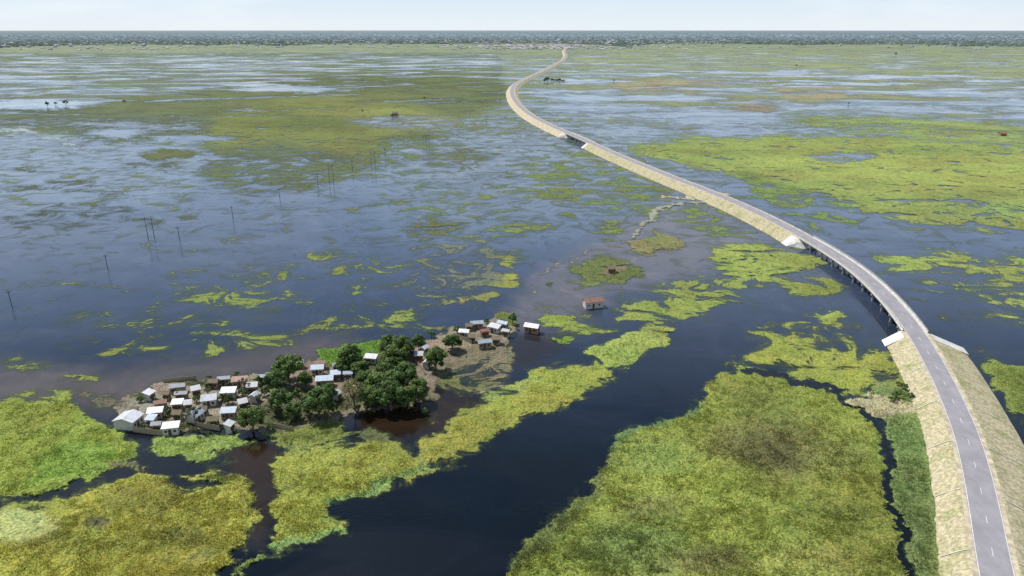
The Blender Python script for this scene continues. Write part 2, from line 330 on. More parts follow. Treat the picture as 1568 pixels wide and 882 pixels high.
# ---- water
t=NT('flood_water','2D')
wt=t.attr('wt')
w2=t.noise(.05,4,.68,dist=.8)
c=t.mix(t.rng(w2,.5,.68,0,.5),wt,t.mix(1.0,wt,(.65,.8,.7),'MULTIPLY'))
c=t.mix(t.rng(w2,.48,.32,0,.6),c,t.mix(1.0,c,(1.5,1.4,1.3),'MULTIPLY'))
rg=t.rng(t.noise(.012,4,.65,mp=(1,2.2,1),dist=.9),.42,.60,.04,.24)
rip=t.noise(.5,2,.6,mp=(1,1.8,1))
M_water=t.fin(t.bsdf(c,rg,.5,bump=rip,bs=.06,bd=.5,ior=1.33))

def simple(name,col,rough=.8,spec=.2,var=.25,scale=1.0,metal=0,bump=.3,det=4):
    t=NT(name); n=t.noise(scale,det,.65)
    lo=tuple(x*(1-var) for x in col); hi=tuple(min(1,x*(1+var)) for x in col)
    return t.fin(t.bsdf(t.mix(t.rng(n,.3,.7),lo,hi),rough,spec,bump=n,bs=bump,bd=.1,metal=metal))

# ------------------------------------------------------------ ground sheets
def polar(nr,dense,coarse):
    vs=np.linspace(1150,46.2,nr)
    dep=P+np.arctan((vs-CY)/F)
    r=HC/np.tan(dep)
    r=np.concatenate([[2,20,40,60,72],r[r>73]])
    r=r[r<42000]; r=np.concatenate([r,[60000,90000]])
    half=math.radians(54)
    a=np.concatenate([np.linspace(-half,half,dense),np.linspace(half,2*math.pi-half,coarse+2)[1:-1]])
    A,Rr=np.meshgrid(a,r)
    X=Rr*np.sin(A); Y=Rr*np.cos(A)
    ni,nj=X.shape
    I=np.arange(ni*nj).reshape(ni,nj); J=np.roll(I,-1,axis=1)
    Fq=np.stack([I[:-1],J[:-1],J[1:],I[1:]],-1).reshape(-1,4)[:,::-1]
    return X.ravel(),Y.ravel(),Rr.ravel(),Fq
X,Y,Rr,Fq=polar(800,1000,160)
uu,vv=field(X,Y)
behind=(Y*cp+HC*sp<20)
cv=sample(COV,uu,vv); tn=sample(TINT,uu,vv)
cv=np.where(behind,.8,cv)
ss=lambda x,a,b:(lambda q:q*q*(3-2*q))(np.clip((x-a)/(b-a),0,1))
near=1-ss(Rr,300,900)
Z=.05+ss(cv,.45,1.0)*.35+near*ss(cv,.5,1)*(fbm(X/1.6,Y/1.6,3,5)-.3)*.7*(cv<1.05)
farf=ss(Rr,450,1500)
# open-water cells carry no plants: leave them out of the vegetation sheet
Fk=Fq[cv[Fq].max(axis=1)>.035]; print('faces',len(Fq),len(Fk))
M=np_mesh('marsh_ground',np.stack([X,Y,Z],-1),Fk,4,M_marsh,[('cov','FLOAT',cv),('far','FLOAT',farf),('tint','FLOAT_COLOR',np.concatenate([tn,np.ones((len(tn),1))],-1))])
X,Y,Rr,Fq=polar(300,320,60)
u2,v2=field(X,Y); w=sample(WT,u2,v2)
np_mesh('water',np.stack([X,Y,X*0-.02],-1),Fq,4,M_water,[('wt','FLOAT_COLOR',np.concatenate([w,np.ones((len(w),1))],-1))])

# ------------------------------------------------------------ near grass tufts
N=420000
uu0=rng.uniform(-80,1650,N); vv0=rng.uniform(370,960,N)
dxx=(uu0-CX)/F; dyy=(vv0-CY)/F; tt=HC/(sp+dyy*cp); gx=dxx*tt; gy=(cp-dyy*sp)*tt
fu,fv=field(gx,gy); c0=sample(COV,fu,fv); t0=sample(TINT,fu,fv)
greenish=(t0[:,1]>t0[:,0]*.90)&(t0[:,1]>t0[:,2]*1.4)
keep=(c0>.88)&greenish&(fbm(gx/7,gy/7,3,3,.6)+rng.random(N)*.5>.75)
ROADPX=[(1575,1060),(1545,960),(1525,882),(1520,850),(1512,800),(1502,750),(1491,700),(1475,650),(1453,600),(1433,560),(1410,520),(1396,500),(1373,470),(1344,440),(1309,410),(1265,381),(1214,352),(1172,330),(1105,300),(1032,272),(978,250),(932,231),(898,215),(862,200),(838,189),(820,180),(805,170),(794,160),(787,150),(784,140),(788,130),(804,120),(826,110),(846,100),(860,92),(866,85),(864,78),(868,71)]
gx,gy,t0=gx[keep],gy[keep],t0[keep]
# ------------------------------------------------------------ road path
ZR=4.5
px=np.array(ROADPX,float)
def cr(p,n=40):
    out=[]
    for i in range(len(p)-1):
        a=p[max(i-1,0)];b=p[i];c=p[i+1];d=p[min(i+2,len(p)-1)]
        for k in range(n):
            s=k/n; out.append(.5*((2*b)+(-a+c)*s+(2*a-5*b+4*c-d)*s*s+(-a+3*b-3*c+d)*s**3))
    out.append(p[-1]); return np.array(out)
d=cr(px); W=np.array([g(a,b,ZR)[:2] for a,b in d])
def resamp(W,st):
    s=np.concatenate([[0],np.cumsum(np.hypot(*np.diff(W,axis=0).T))]); n=int(s[-1]/st)
    q=np.linspace(0,s[-1],n); return np.stack([np.interp(q,s,W[:,0]),np.interp(q,s,W[:,1])],-1),q
W,sq_=resamp(W,4.0)
for it in range(60):
    sm=W.copy(); sm[1:-1]=(W[:-2]+W[1:-1]*2+W[2:])/4
    dist=np.hypot(W[:,0],W[:,1])
    wgt=np.where(dist<420,1.0 if it<14 else 0.0,1.0)[:,None]
    W=W*(1-wgt)+sm*wgt
W,sq_=resamp(W,4.0)
T=np.gradient(W,axis=0); T/=np.hypot(T[:,0],T[:,1])[:,None]
NR=np.stack([T[:,1],-T[:,0]],-1)   # right-hand normal
def nearest(u,v):
    p=np.array(g(u,v,ZR)[:2]); return int(np.argmin(np.hypot(*(W-p).T)))
iB0,iB1=nearest(1402,509),nearest(1232,362); iC0,iC1=nearest(906,219),nearest(872,204); iEnd=len(W)-1
Wn=W[:220]
dm=np.full(len(gx),1e9)
for i in range(0,len(Wn),1): dm=np.minimum(dm,np.hypot(gx-Wn[i,0],gy-Wn[i,1]))
k=dm>10.5; gx,gy,t0=gx[k],gy[k],t0[k]
n=len(gx); print('TUFTS',n)
V=[];C=[]
hh=rng.uniform(.25,.75,n)*(0.6+.8*fbm(gx/6,gy/6,3,4))
for b in range(3):
    an=rng.uniform(0,2*math.pi,n); wd=rng.uniform(.12,.28,n); lx=rng.normal(0,.5,n); ly=rng.normal(0,.5,n); ox=rng.normal(0,.35,n); oy=rng.normal(0,.35,n)
    x=gx+ox;y=gy+oy
    V.append(np.stack([np.stack([x-np.cos(an)*wd,y-np.sin(an)*wd,x*0+.1],-1),np.stack([x+np.cos(an)*wd,y+np.sin(an)*wd,x*0+.1],-1),np.stack([x+lx,y+ly,.35+hh],-1)],1))
    br=(rng.uniform(.7,1.9,n)*(.7+.6*fbm(gx/9,gy/9,4,8)))[:,None]; cc=t0*br*np.stack([rng.uniform(.88,1.22,n),np.ones(n),rng.uniform(.8,1.3,n)],-1)
    C.append(np.repeat(np.concatenate([cc,np.ones((n,1))],-1)[:,None],3,axis=1))
V=np.concatenate(V).reshape(-1,3); C=np.concatenate(C).reshape(-1,4)
t=NT('reed_blades'); a=t.attr('tint'); s1=t.bsdf(a,.8,.15); tl=t.n('ShaderNodeBsdfTranslucent'); t.l(a,tl.inputs[0]); m=t.n('ShaderNodeMixShader'); m.inputs[0].default_value=.5; t.l(s1,m.inputs[1]); t.l(tl.outputs[0],m.inputs[2]); M_reed=t.fin(m.outputs[0])
np_mesh('marsh_grass',V,np.arange(len(V)).reshape(-1,3),3,M_reed,[('tint','FLOAT_COLOR',C)],smooth=False)

# ------------------------------------------------------------ road materials
t=NT('asphalt'); n=t.noise(.25,5,.7,mp=(1,.6,1)); c=t.mix(t.rng(n,.3,.7),(.24,.225,.235),(.31,.295,.305)); M_asph=t.fin(t.bsdf(c,.85,.2))
M_white=simple('road_paint_white',(.62,.62,.60),.6,.2,.15,2)
M_yel=simple('road_paint_edge',(.66,.64,.56),.6,.2,.2,1)
M_conc=simple('concrete',(.50,.48,.44),.85,.2,.18,.5)
M_chute=simple('stone_chute',(.56,.52,.42),.9,.1,.2,.8)
M_cwhite=simple('abutment_concrete',(.62,.60,.55),.85,.2,.18,.4)
M_pier=simple('pier_concrete',(.36,.35,.33),.85,.2,.2,.7)
M_grav=simple('gravel_shoulder',(.46,.40,.28),.95,.1,.3,.5)
t=NT('embankment_grass')
n=t.noise(.16,6,.68,dist=.4); n2=t.noise(1.1,4,.7)
c=t.mix(t.rng(n,.46,.68),(.50,.44,.29),(.34,.34,.17)); c=t.mix(t.rng(n2,.35,.68),t.mix(1.0,c,(.62,.62,.58),'MULTIPLY'),t.mix(1.0,c,(1.18,1.16,1.15),'MULTIPLY'))
M_emb=t.fin(t.bsdf(c,.95,.1,bump=n2,bs=.6,bd=.3))

def sweep(name,i0,i1,prof,mat,closed=False,parent=None,jit=0,ends=False):
    V=[];Fc=[];np_=len(prof); idx=range(i0,i1+1)
    for i in idx:
        for (o,z) in prof:
            jo=0;jz=0
            if jit and abs(o)>5.6:
                jo=(vn(i*.7,o*3.1,2)-.5)*jit*2; jz=(vn(i*.9,o*1.7,6)-.5)*jit*.5
            p=W[i]+NR[i]*(o+jo); V.append((p[0],p[1],z+jz))
    m=len(idx)
    for a in range(m-1):
        for k in range(np_ if closed else np_-1):
            k2=(k+1)%np_; Fc.append((a*np_+k,(a+1)*np_+k,(a+1)*np_+k2,a*np_+k2))
    if ends and closed:
        Fc.append(tuple(range(np_-1,-1,-1))); Fc.append(tuple((m-1)*np_+k for k in range(np_)))
    return mesh_obj(name,V,Fc,[mat],parent=parent)
half=[(4.5,4.5),(5.0,4.32),(6.4,3.3),(7.8,2.0),(9.2,.8),(10.8,-.6)]
wide=[(4.5,4.5),(5.0,4.36),(7.4,3.4),(10.4,2.3),(13.6,1.2),(17.5,-.6)]
far_=[(4.5,4.5),(5.2,4.3),(6.8,3.2),(9,1.4),(12,-.6)]
def mir(a,b): return [(-o,z) for o,z in a[::-1]]+b
sweep('road_embankment',0,iB0,mir(half,wide),M_emb,jit=.12)
sweep('road_embankment',iB1,iC0,mir(half,half),M_emb,jit=.12)
sweep('road_embankment',iC1,iEnd,mir(far_,far_),M_grav,jit=.5)
road=bpy.data.objects.new('road',None); scene.collection.objects.link(road)
for (a,b) in ((0,iB0),(iB1,iC0),(iC1,iEnd)):
    sweep('shoulder',a,b,[(-4.4,4.506),(4.4,4.506)],M_grav,parent=road)
sweep('asphalt',0,iEnd,[(-3.4,4.53),(3.4,4.53)],M_asph,parent=road)
for o in (-3.2,3.2): sweep('edge_line',0,iC0,[(o-.08,4.536),(o+.08,4.536)],M_yel,parent=road)
V=[];Fc=[]
for i in range(0,iC0,3):
    p=W[i];q_=p+T[i]*3.0; b=len(V); w_=NR[i]*.065
    V+= [(p[0]-w_[0],p[1]-w_[1],4.537),(p[0]+w_[0],p[1]+w_[1],4.537),(q_[0]+w_[0],q_[1]+w_[1],4.537),(q_[0]-w_[0],q_[1]-w_[1],4.537)]
    Fc.append((b,b+1,b+2,b+3))
mesh_obj('centre_line',V,Fc,[M_white],parent=road)
V=[];Fc=[]
for (a,b_,rp) in ((0,iB0-3,wide),(iB1+3,iC0-3,half)):
    for i in range(a+3,b_,6):
        for s,pp in ((-1,half),(1,rp)):
            b=len(V)
            for (o,z) in pp[:5]:
                for e in (-.16,.16):
                    p=W[i]+NR[i]*o*s+T[i]*e; V.append((p[0],p[1],z+.16))
            for k in range(4): Fc.append((b+2*k,b+2*k+1,b+2*k+3,b+2*k+2))
mesh_obj('drainage_chute',V,Fc,[M_chute])

def box(V,Fc,c,ax,ay,hx,hy,z0,z1):
    b=len(V); c=np.array(c[:2]); ax=np.array(ax); ay=np.array(ay)
    for z in (z0,z1):
        for (a,d_) in ((-1,-1),(1,-1),(1,1),(-1,1)):
            p=c+ax*hx*a+ay*hy*d_; V.append((p[0],p[1],z))
    Fc+= [(b+3,b+2,b+1,b),(b+4,b+5,b+6,b+7)]+[(b+i,b+(i+1)%4,b+4+(i+1)%4,b+4+i) for i in range(4)]
def cyl(V,Fc,c,r,z0,z1,n=10):
    b=len(V)
    for z in (z0,z1):
        for k in range(n): V.append((c[0]+r*math.cos(2*math.pi*k/n),c[1]+r*math.sin(2*math.pi*k/n),z))
    Fc+=[(b+k,b+(k+1)%n,b+n+(k+1)%n,b+n+k) for k in range(n)]; Fc.append(tuple(b+n+k for k in range(n)))
def bridge(i0,i1):
    e=bpy.data.objects.new('concrete_road_bridge',None); scene.collection.objects.link(e)
    sweep('deck',i0,i1,[(-4.5,4.50),(4.5,4.50),(4.5,4.1),(3.3,3.9),(3.3,3.2),(-3.3,3.2),(-3.3,3.9),(-4.5,4.1)][::-1],M_conc,closed=True,parent=e,ends=True)
    for s in (-1,1):
        o=s*4.2
        sweep('kerb',i0,i1,[(o-.24,4.503),(o-.24,4.8),(o+.24,4.8),(o+.24,4.503)],M_cwhite,closed=False,parent=e)
        for z in (5.15,5.5): sweep('rail',i0,i1,[(o-.05,z),(o-.05,z+.1),(o+.05,z+.1),(o+.05,z)],M_conc,closed=True,parent=e)
    V=[];Fc=[]
    for i in range(i0,i1+1):
        for s in (-1,1):
            for h in (0,.5):
                if i==i1 and h: continue
                p=W[i]*(1-h)+W[min(i+1,i1)]*h+NR[i]*s*4.2
                box(V,Fc,p,T[i],NR[i],.09,.09,4.803,5.6)
    mesh_obj('rail_posts',V,Fc,[M_conc],parent=e)
    V=[];Fc=[]
    for i in range(i0+2,i1-1,3):
        box(V,Fc,W[i],T[i],NR[i],.55,4.0,2.5,3.198)
        for o in (-3.1,0,3.1): cyl(V,Fc,W[i]+NR[i]*o,.42,-3,2.5)
    mesh_obj('piers',V,Fc,[M_pier],parent=e)
    for (i,sg) in ((i0,1),(i1,-1)):
        V=[];Fc=[]
        tt_=T[i]*sg
        wr=17.7 if i==iB0 else 11.0
        prof=[(-11.0,-.6),(-4.8,4.40),(4.8,4.40),(wr,-.6)]
        rows_=[]
        for (back,sc,dz) in ((-6,1.0,.2),(0,1.0,.2),(3.0,.74,-1.6),(7.0,.45,-5.2)):
            b=len(V)
            for (o,z) in prof:
                top=z>0
                if back<=0: pt=W[i]+tt_*back+NR[i]*(o+ (0.25 if o>0 else -.25)); zz=z+ (dz if not top else .0)
                else:
                    pt=W[i]+tt_*(back if top else back*.75)+NR[i]*(o*(1 if top else sc)); zz=(z if top else z) + (dz if top else 0)
                V.append((pt[0],pt[1],zz))
            rows_.append(b)
        for a in range(3):
            for k in range(3):
                if a==0 and k==1: continue
                f=(rows_[a]+k,rows_[a]+k+1,rows_[a+1]+k+1,rows_[a+1]+k); Fc.append(f if sg<0 else f[::-1])
        mesh_obj('abutment_slope',V,Fc,[M_cwhite],parent=e)
bridge(iB0,iB1); bridge(iC0,iC1)

# ------------------------------------------------------------ trees
t=NT('tree_leaves'); a=t.attr('tint'); s1=t.bsdf(a,.6,.25); tl=t.n('ShaderNodeBsdfTranslucent'); t.l(a,tl.inputs[0]); m=t.n('ShaderNodeMixShader'); m.inputs[0].default_value=.28; t.l(s1,m.inputs[1]); t.l(tl.outputs[0],m.inputs[2]); M_leaf=t.fin(m.outputs[0])
M_bark=simple('bark',(.14,.11,.085),.95,.1,.3,3)
def tube(V,Fc,p0,p1,r0,r1,n=6):
    p0=Vector(p0);p1=Vector(p1);d=(p1-p0).normalized(); a=d.orthogonal().normalized(); b_=d.cross(a); b=len(V)
    for p,r in ((p0,r0),(p1,r1)):
        for k in range(n):
            q=p+(a*math.cos(2*math.pi*k/n)+b_*math.sin(2*math.pi*k/n))*r; V.append(tuple(q))
    Fc+=[(b+k,b+(k+1)%n,b+n+(k+1)%n,b+n+k) for k in range(n)]
def tree_mesh(seed,R=5.,H=9.5,nc=46,nl=95,ls=.95,base=(.085,.155,.036),flat=.82,trunk=.2,lo=-.45,cs=(.20,.34)):
    r=random.Random(seed); V=[];Fc=[]
    hb=H*trunk; cz=H-R*flat*1.0
    lean=(r.uniform(-.4,.4),r.uniform(-.4,.4))
    tube(V,Fc,(0,0,-.5),(lean[0],lean[1],hb),.42*R/5,.30*R/5)
    cl=[]
    sx,sy=r.uniform(.85,1.1),r.uniform(.85,1.1)
    for i in range(nc):
        th=r.uniform(0,2*math.pi); ph=math.acos(r.uniform(lo,1)); k=r.uniform(.35,.84)
        c_=(math.cos(th)*math.sin(ph)*R*k*sx,math.sin(th)*math.sin(ph)*R*k*sy,cz+math.cos(ph)*R*flat*k)
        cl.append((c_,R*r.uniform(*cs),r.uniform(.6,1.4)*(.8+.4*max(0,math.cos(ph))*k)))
    for (c,rr,_) in cl[:9]:
        mid=(c[0]*.45+lean[0],c[1]*.45+lean[1],hb+(c[2]-hb)*.5)
        tube(V,Fc,(lean[0],lean[1],hb-.2),mid,.2*R/5,.12*R/5,5); tube(V,Fc,mid,c,.12*R/5,.04*R/5,4)
    nb=len(Fc); col=[(.1,.08,.06,1)]*len(V)
    for (c,rr,br) in cl:
        for j in range(nl):
            d=Vector((r.gauss(0,1),r.gauss(0,1),r.gauss(0,1))).normalized(); q=Vector(c)+Vector((d.x,d.y,d.z*.8))*rr*(r.random()**.35)
            nrm=(d+Vector((r.uniform(-.6,.6),r.uniform(-.6,.6),r.uniform(-.1,.9)))).normalized()
            a_=nrm.orthogonal().normalized(); a_.rotate(Quaternion(nrm,r.uniform(0,6.28))); b_=nrm.cross(a_)
            s=ls*r.uniform(.4,1.0); b=len(V)
            V+=[tuple(q-a_*s*.5),tuple(q+b_*s*.36),tuple(q+a_*s*.5),tuple(q-b_*s*.36)]
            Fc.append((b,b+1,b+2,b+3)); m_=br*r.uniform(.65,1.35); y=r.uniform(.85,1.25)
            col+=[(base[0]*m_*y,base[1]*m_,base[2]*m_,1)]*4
    me=bpy.data.meshes.new('tree'); me.from_pydata(V,[],Fc); me.materials.append(M_bark); me.materials.append(M_leaf)
    mi=[0]*nb+[1]*(len(Fc)-nb); me.polygons.foreach_set('material_index',mi)
    at=me.attributes.new('tint','FLOAT_COLOR','POINT'); at.data.foreach_set('color',np.array(col,np.float32).ravel()); me.update(); return me
mang=[tree_mesh(i,base=((.085,.155,.036) if i%2 else (.105,.17,.04))) for i in range(5)]
yel=tree_mesh(30,R=4.6,H=12,nc=32,nl=70,ls=.6,base=(.24,.24,.10),trunk=.35,lo=-.2)
small=[tree_mesh(40+i,R=2.0,H=3.8,nc=18,nl=50,ls=.55,base=(.10,.175,.05),trunk=.2) for i in range(3)]
thin=tree_mesh(60,R=2.4,H=9,nc=10,nl=60,ls=.5,base=(.12,.16,.08),trunk=.5,lo=-.3)
def put(me,name,u,v,rpx,R,H,zf=.55):
    z=H*zf
    x,y,_=g(u,v,z); dep=y*cp+(HC-z)*sp
    s=rpx/F*dep/R; z=H*zf*s; x,y,_=g(u,v,z)
    ob=bpy.data.objects.new(name,me); scene.collection.objects.link(ob); ob.location=(x,y,0.2); ob.scale=(s,s*random.uniform(.92,1.08),s*random.uniform(.88,1.05)); ob.rotation_euler=(0,0,random.uniform(0,6.28))
for k,(u,v,r) in enumerate([(440,560,25),(424,582,20),(466,581,14),(428,611,21),(447,631,15),(384,640,21),(487,614,26),(504,600,15),(535,545,22),(552,562,16),(524,562,13),(596,524,17),(616,530,20),(640,524,13),(604,548,22),(582,588,26),(618,574,24),(640,596,21),(598,604,24),(625,606,20),(566,606,20),(558,582,18),(668,549,19),(692,522,15),(590,566,18)]):
    put(mang[k%5],'mango_tree',u,v,r*1.08,5,9.5)
put(yel,'acacia_tree',541,597,22,4.6,12,.65)
for k,(u,v,r) in enumerate([(350,612,9),(372,600,9),(340,608,8),(318,592,7),(276,604,9),(362,573,6),(395,583,8),(320,578,5),(405,600,9),(470,628,10),(510,625,9),(650,630,6),(258,632,7),(215,612,6),(300,612,7),(378,618,8),(590,536,10),(548,625,8),(700,505,8),(660,512,7),(455,600,8),(785,488,9),(1384,592,7),(1372,604,8),(1395,606,6),(1366,612,6),(1404,598,6),(222,655,6),(330,648,7),(500,640,7),(350,590,6),(620,545,9),(415,655,7),(1398,580,5),(1376,588,5),(745,492,5),(790,500,5)]):
    put(small[k%3],'shrub',u,v,r,2,3.8,.5)
for (u,v,r) in [(297,632,13),(372,585,8),(318,600,7),(398,612,8),(285,640,7)]:
    put(thin,'slender_tree',u,v,r,2.4,9,.65)

# ------------------------------------------------------------ houses
def tin(name,col,metal=.1):
    t=NT(name); w_=t.n('ShaderNodeTexWave'); w_.wave_type='BANDS'; w_.bands_direction='X'; t.l(t.co(),w_.inputs['Vector']); w_.inputs['Scale'].default_value=1.6
    n=t.noise(.9,5,.7); c=t.mix(t.rng(n,.45,.70,0,.75),col,(col[0]*.6,col[1]*.5,col[2]*.42))
    return t.fin(t.bsdf(c,.5,.4,bump=w_.outputs['Fac'],bs=.4,bd=.05,metal=metal))
TIN={'w':tin('zinc_roof_bright',(.54,.56,.58)),'g':tin('zinc_roof_grey',(.33,.35,.37)),'r':tin('rusty_roof',(.28,.15,.11),0),'t':simple('thatch',(.26,.21,.14),.95,.1,.35,3,bump=.8),'b':tin('blue_grey_roof',(.32,.39,.46))}
WAL=[simple('mud_wall',(.32,.25,.18),.95,.1,.2,1.5),simple('plaster_wall',(.55,.52,.46),.9,.1,.15,1),simple('reed_wall',(.36,.30,.20),.95,.1,.3,4),simple('brick_wall',(.34,.2,.14),.9,.1,.25,2)]
M_dark=simple('dark_opening',(.03,.028,.025),.6,.3,.2); M_door=simple('door_wood',(.12,.08,.05),.7,.2,.3,2)
def house(u,v,wpx,lr,rot,roof,wall,kind='gable',h=2.3,name=None):
    x,y,_=g(u,v,h*.9); dep=y*cp+HC*sp; w_=wpx/F*dep; l_=w_*lr
    e=bpy.data.objects.new(name or {'t':'thatched_hut','r':'rusty_roof_house'}.get(roof,'tin_roof_house'),None); scene.collection.objects.link(e)
    e.location=(x,y,.42); e.rotation_euler=(0,0,math.radians(rot))
    hx,hy=w_/2,l_/2
    rise=.28*l_ if kind=='gable' else 0
    if l_>6: rise=.16*l_
    if roof=='t': rise=.42*l_
    hb=h if kind=='gable' else h+.5
    V=[(-hx,-hy,-.6),(hx,-hy,-.6),(hx,hy,-.6),(-hx,hy,-.6),(-hx,-hy,h),(hx,-hy,h),(hx,hy,hb),(-hx,hy,hb)]
    Fc=[(0,1,5,4),(1,2,6,5),(2,3,7,6),(3,0,4,7)]
    if kind=='gable':
        V+=[(-hx,0,h+rise),(hx,0,h+rise)]; Fc+=[(5,6,9),(7,4,8)]
    mesh_obj('walls',V,Fc,[WAL[wall]],parent=e)
    o=.35;th=.07
    if kind=='gable':
        sl=rise/hy; zl=h-sl*o
        top=[(-hx-o,-hy-o,zl+.06),(hx+o,-hy-o,zl+.06),(hx+o,0,h+rise+.06),(-hx-o,0,h+rise+.06),(hx+o,hy+o,zl+.06),(-hx-o,hy+o,zl+.06)]
        V=top+[(a,b,c+th) for a,b,c in top]; Fc=[(6,7,8,9),(9,8,10,11),(3,2,1,0),(5,4,2,3),(0,1,7,6),(4,5,11,10),(1,2,8,7),(2,4,10,8),(5,3,9,11),(3,0,6,9)]
    else:
        s_=.5/l_; top=[(-hx-o,-hy-o,h-s_*o+.03),(hx+o,-hy-o,h-s_*o+.03),(hx+o,hy+o,hb+s_*o+.03),(-hx-o,hy+o,hb+s_*o+.03)]
        V=top+[(a,b,c+th) for a,b,c in top]; Fc=[(4,5,6,7),(3,2,1,0),(0,1,5,4),(1,2,6,5),(2,3,7,6),(3,0,4,7)]
    mesh_obj('roof',V,Fc,[TIN[roof]],parent=e)
    V=[];Fc=[]; box(V,Fc,(-hx*.1,-hy-.02),(1,0),(0,1),.45,.04,-.3,1.75); box(V,Fc,(hx+.02,0),(1,0),(0,1),.04,.4,.8,1.6); mesh_obj('door',V,Fc,[M_door],parent=e)
    V=[];Fc=[]
    for xx in (-hx*.62,hx*.55): box(V,Fc,(xx,-hy-.02),(1,0),(0,1),.35,.035,.8,1.5)
    mesh_obj('window',V,Fc,[M_dark],parent=e)
    return e
Hs=[(197,642,26,1.2,82,'w',1,'gable',2.5),(229,604,12,.8,75,'w',1,'mono'),(238,632,20,.5,12,'w',2,'mono'),(232,643,12,.8,-8,'b',1,'mono'),(240,651,12,.8,10,'g',0,'gable'),(262,655,22,.55,12,'w',1,'mono'),
(272,593,20,.5,15,'g',2,'gable'),(272,619,14,.7,8,'w',0,'mono'),(246,618,16,.6,20,'r',2,'gable'),(278,604,16,.5,10,'g',0,'gable'),(321,611,20,.9,14,'w',1,'gable'),(350,601,20,.6,5,'w',1,'mono'),(298,636,20,.9,70,'b',1,'gable'),(272,634,11,.8,0,'t',0,'gable'),
(350,632,20,.5,6,'b',0,'mono'),(352,652,12,.7,80,'w',1,'mono'),(326,644,15,.6,10,'t',2,'gable'),(343,581,16,.5,12,'g',2,'gable'),(367,584,20,.45,10,'r',0,'mono'),(390,607,12,.9,75,'w',1,'gable'),(386,593,14,.6,10,'g',2,'mono'),(327,586,13,.6,0,'t',0,'gable'),
(404,578,12,.6,8,'b',2,'gable'),(458,556,12,.6,10,'g',0,'gable'),(490,557,14,.6,12,'r',0,'gable'),(486,566,17,.5,8,'b',1,'mono'),(497,583,24,.4,8,'b',0,'mono'),(516,560,12,.7,20,'g',3,'gable'),(514,574,13,.6,10,'b',0,'mono'),(568,549,17,.5,-10,'w',1,'mono'),(516,604,11,.8,70,'w',1,'gable'),(533,573,12,.6,5,'b',1,'gable'),
(634,537,12,.7,-5,'r',3,'gable'),(650,534,11,.7,60,'w',1,'gable'),(654,556,12,.7,70,'w',1,'gable'),(641,545,12,.6,0,'g',3,'mono'),(711,509,14,.7,-12,'w',1,'gable'),(730,496,18,.5,10,'b',0,'gable'),(742,525,19,.5,15,'b',0,'gable'),(757,502,17,.55,-30,'w',1,'mono'),(770,496,15,.55,-25,'b',2,'gable'),(742,508,12,.6,20,'r',3,'gable'),(760,520,11,.7,0,'t',2,'gable'),(723,517,9,.8,0,'t',0,'gable'),(775,508,10,.7,-20,'g',2,'gable'),(718,500,9,.7,10,'t',2,'gable'),
(815,501,21,.6,-22,'w',3,'gable'),(908,462,28,.5,14,'r',1,'gable',2.6),(936,412,12,.7,10,'t',3,'gable'),
(206,628,9,.7,0,'t',2,'gable'),(300,598,11,.7,30,'g',2,'mono'),(312,628,10,.8,0,'t',0,'gable'),(378,592,9,.8,0,'t',0,'gable'),(372,618,11,.7,30,'g',0,'mono'),(255,604,9,.8,0,'t',2,'gable'),(288,620,9,.8,15,'g',0,'mono'),(605,174,9,.6,5,'t',0,'gable'),(1535,205,10,.6,5,'r',3,'gable'),(850,121,8,.6,5,'g',1,'gable'),(862,122,6,.6,5,'w',1,'gable')]
for h_ in Hs: house(*h_)
for (u,v,r) in [(838,121,4),(845,122,3),(856,123,4),(834,123,3),(600,177,3),(190,155,3),(100,157,4),(85,158,3),(72,159,4),(1372,82,2),(940,123,2),(1300,158,2),(1220,100,2),(650,150,2),(555,170,2)]:
    put(small[int(u)%3],'bush_clump',u,v,r,2,3.8,.5)

M_fence=WAL[2]
for (a,b) in [((205,662),(250,668)),((300,655),(336,660)),((360,628),(380,640)),((250,588),(300,583)),((410,655),(450,662)),((640,560),(650,575)),((700,518),(722,528))]:
    p=np.array(g(*a)[:2]);q_=np.array(g(*b)[:2]);d_=q_-p;Ln=np.hypot(*d_);d_/=Ln;nn=np.array([-d_[1],d_[0]]);V=[];Fc=[]
    s=0
    while s<Ln:
        box(V,Fc,p+d_*(s+.2),d_,nn,.19,.03,.1,1.9+random.uniform(-.2,.2)); s+=.4
    mesh_obj('reed_fence',V,Fc,[M_fence])

# ------------------------------------------------------------ power poles
M_pole=simple('pole_wood',(.09,.085,.08),.9,.1,.3,3)
def pole(u,v,H,name='utility_pole',w=.17):
    x,y,_=g(u,v); V=[];Fc=[]
    tube(V,Fc,(0,0,-2),(0,0,H),w,w*.7,8); tube(V,Fc,(-1.1,0,H-.8),(1.1,0,H-.8),.08,.08,5)
    for k in (-1,0,1): tube(V,Fc,(k,0,H-.7),(k,0,H-.2),.06,.04,5)
    tube(V,Fc,(-.7,0,H-.8),(0,0,H-1.8),.04,.04,4); tube(V,Fc,(.7,0,H-.8),(0,0,H-1.8),.04,.04,4)
    o=mesh_obj(name,V,Fc,[M_pole]); o.location=(x,y,0); o.rotation_euler=(0,0,.6)
for (u,v,H) in [(18,468,7),(165,412,7.5),(275,368,8),(357,336,8.5),(429,308,9),(487,284,9),(540,262,9),(590,242,9),(648,222,9),(700,203,9),(745,188,9)]: pole(u,v,H)
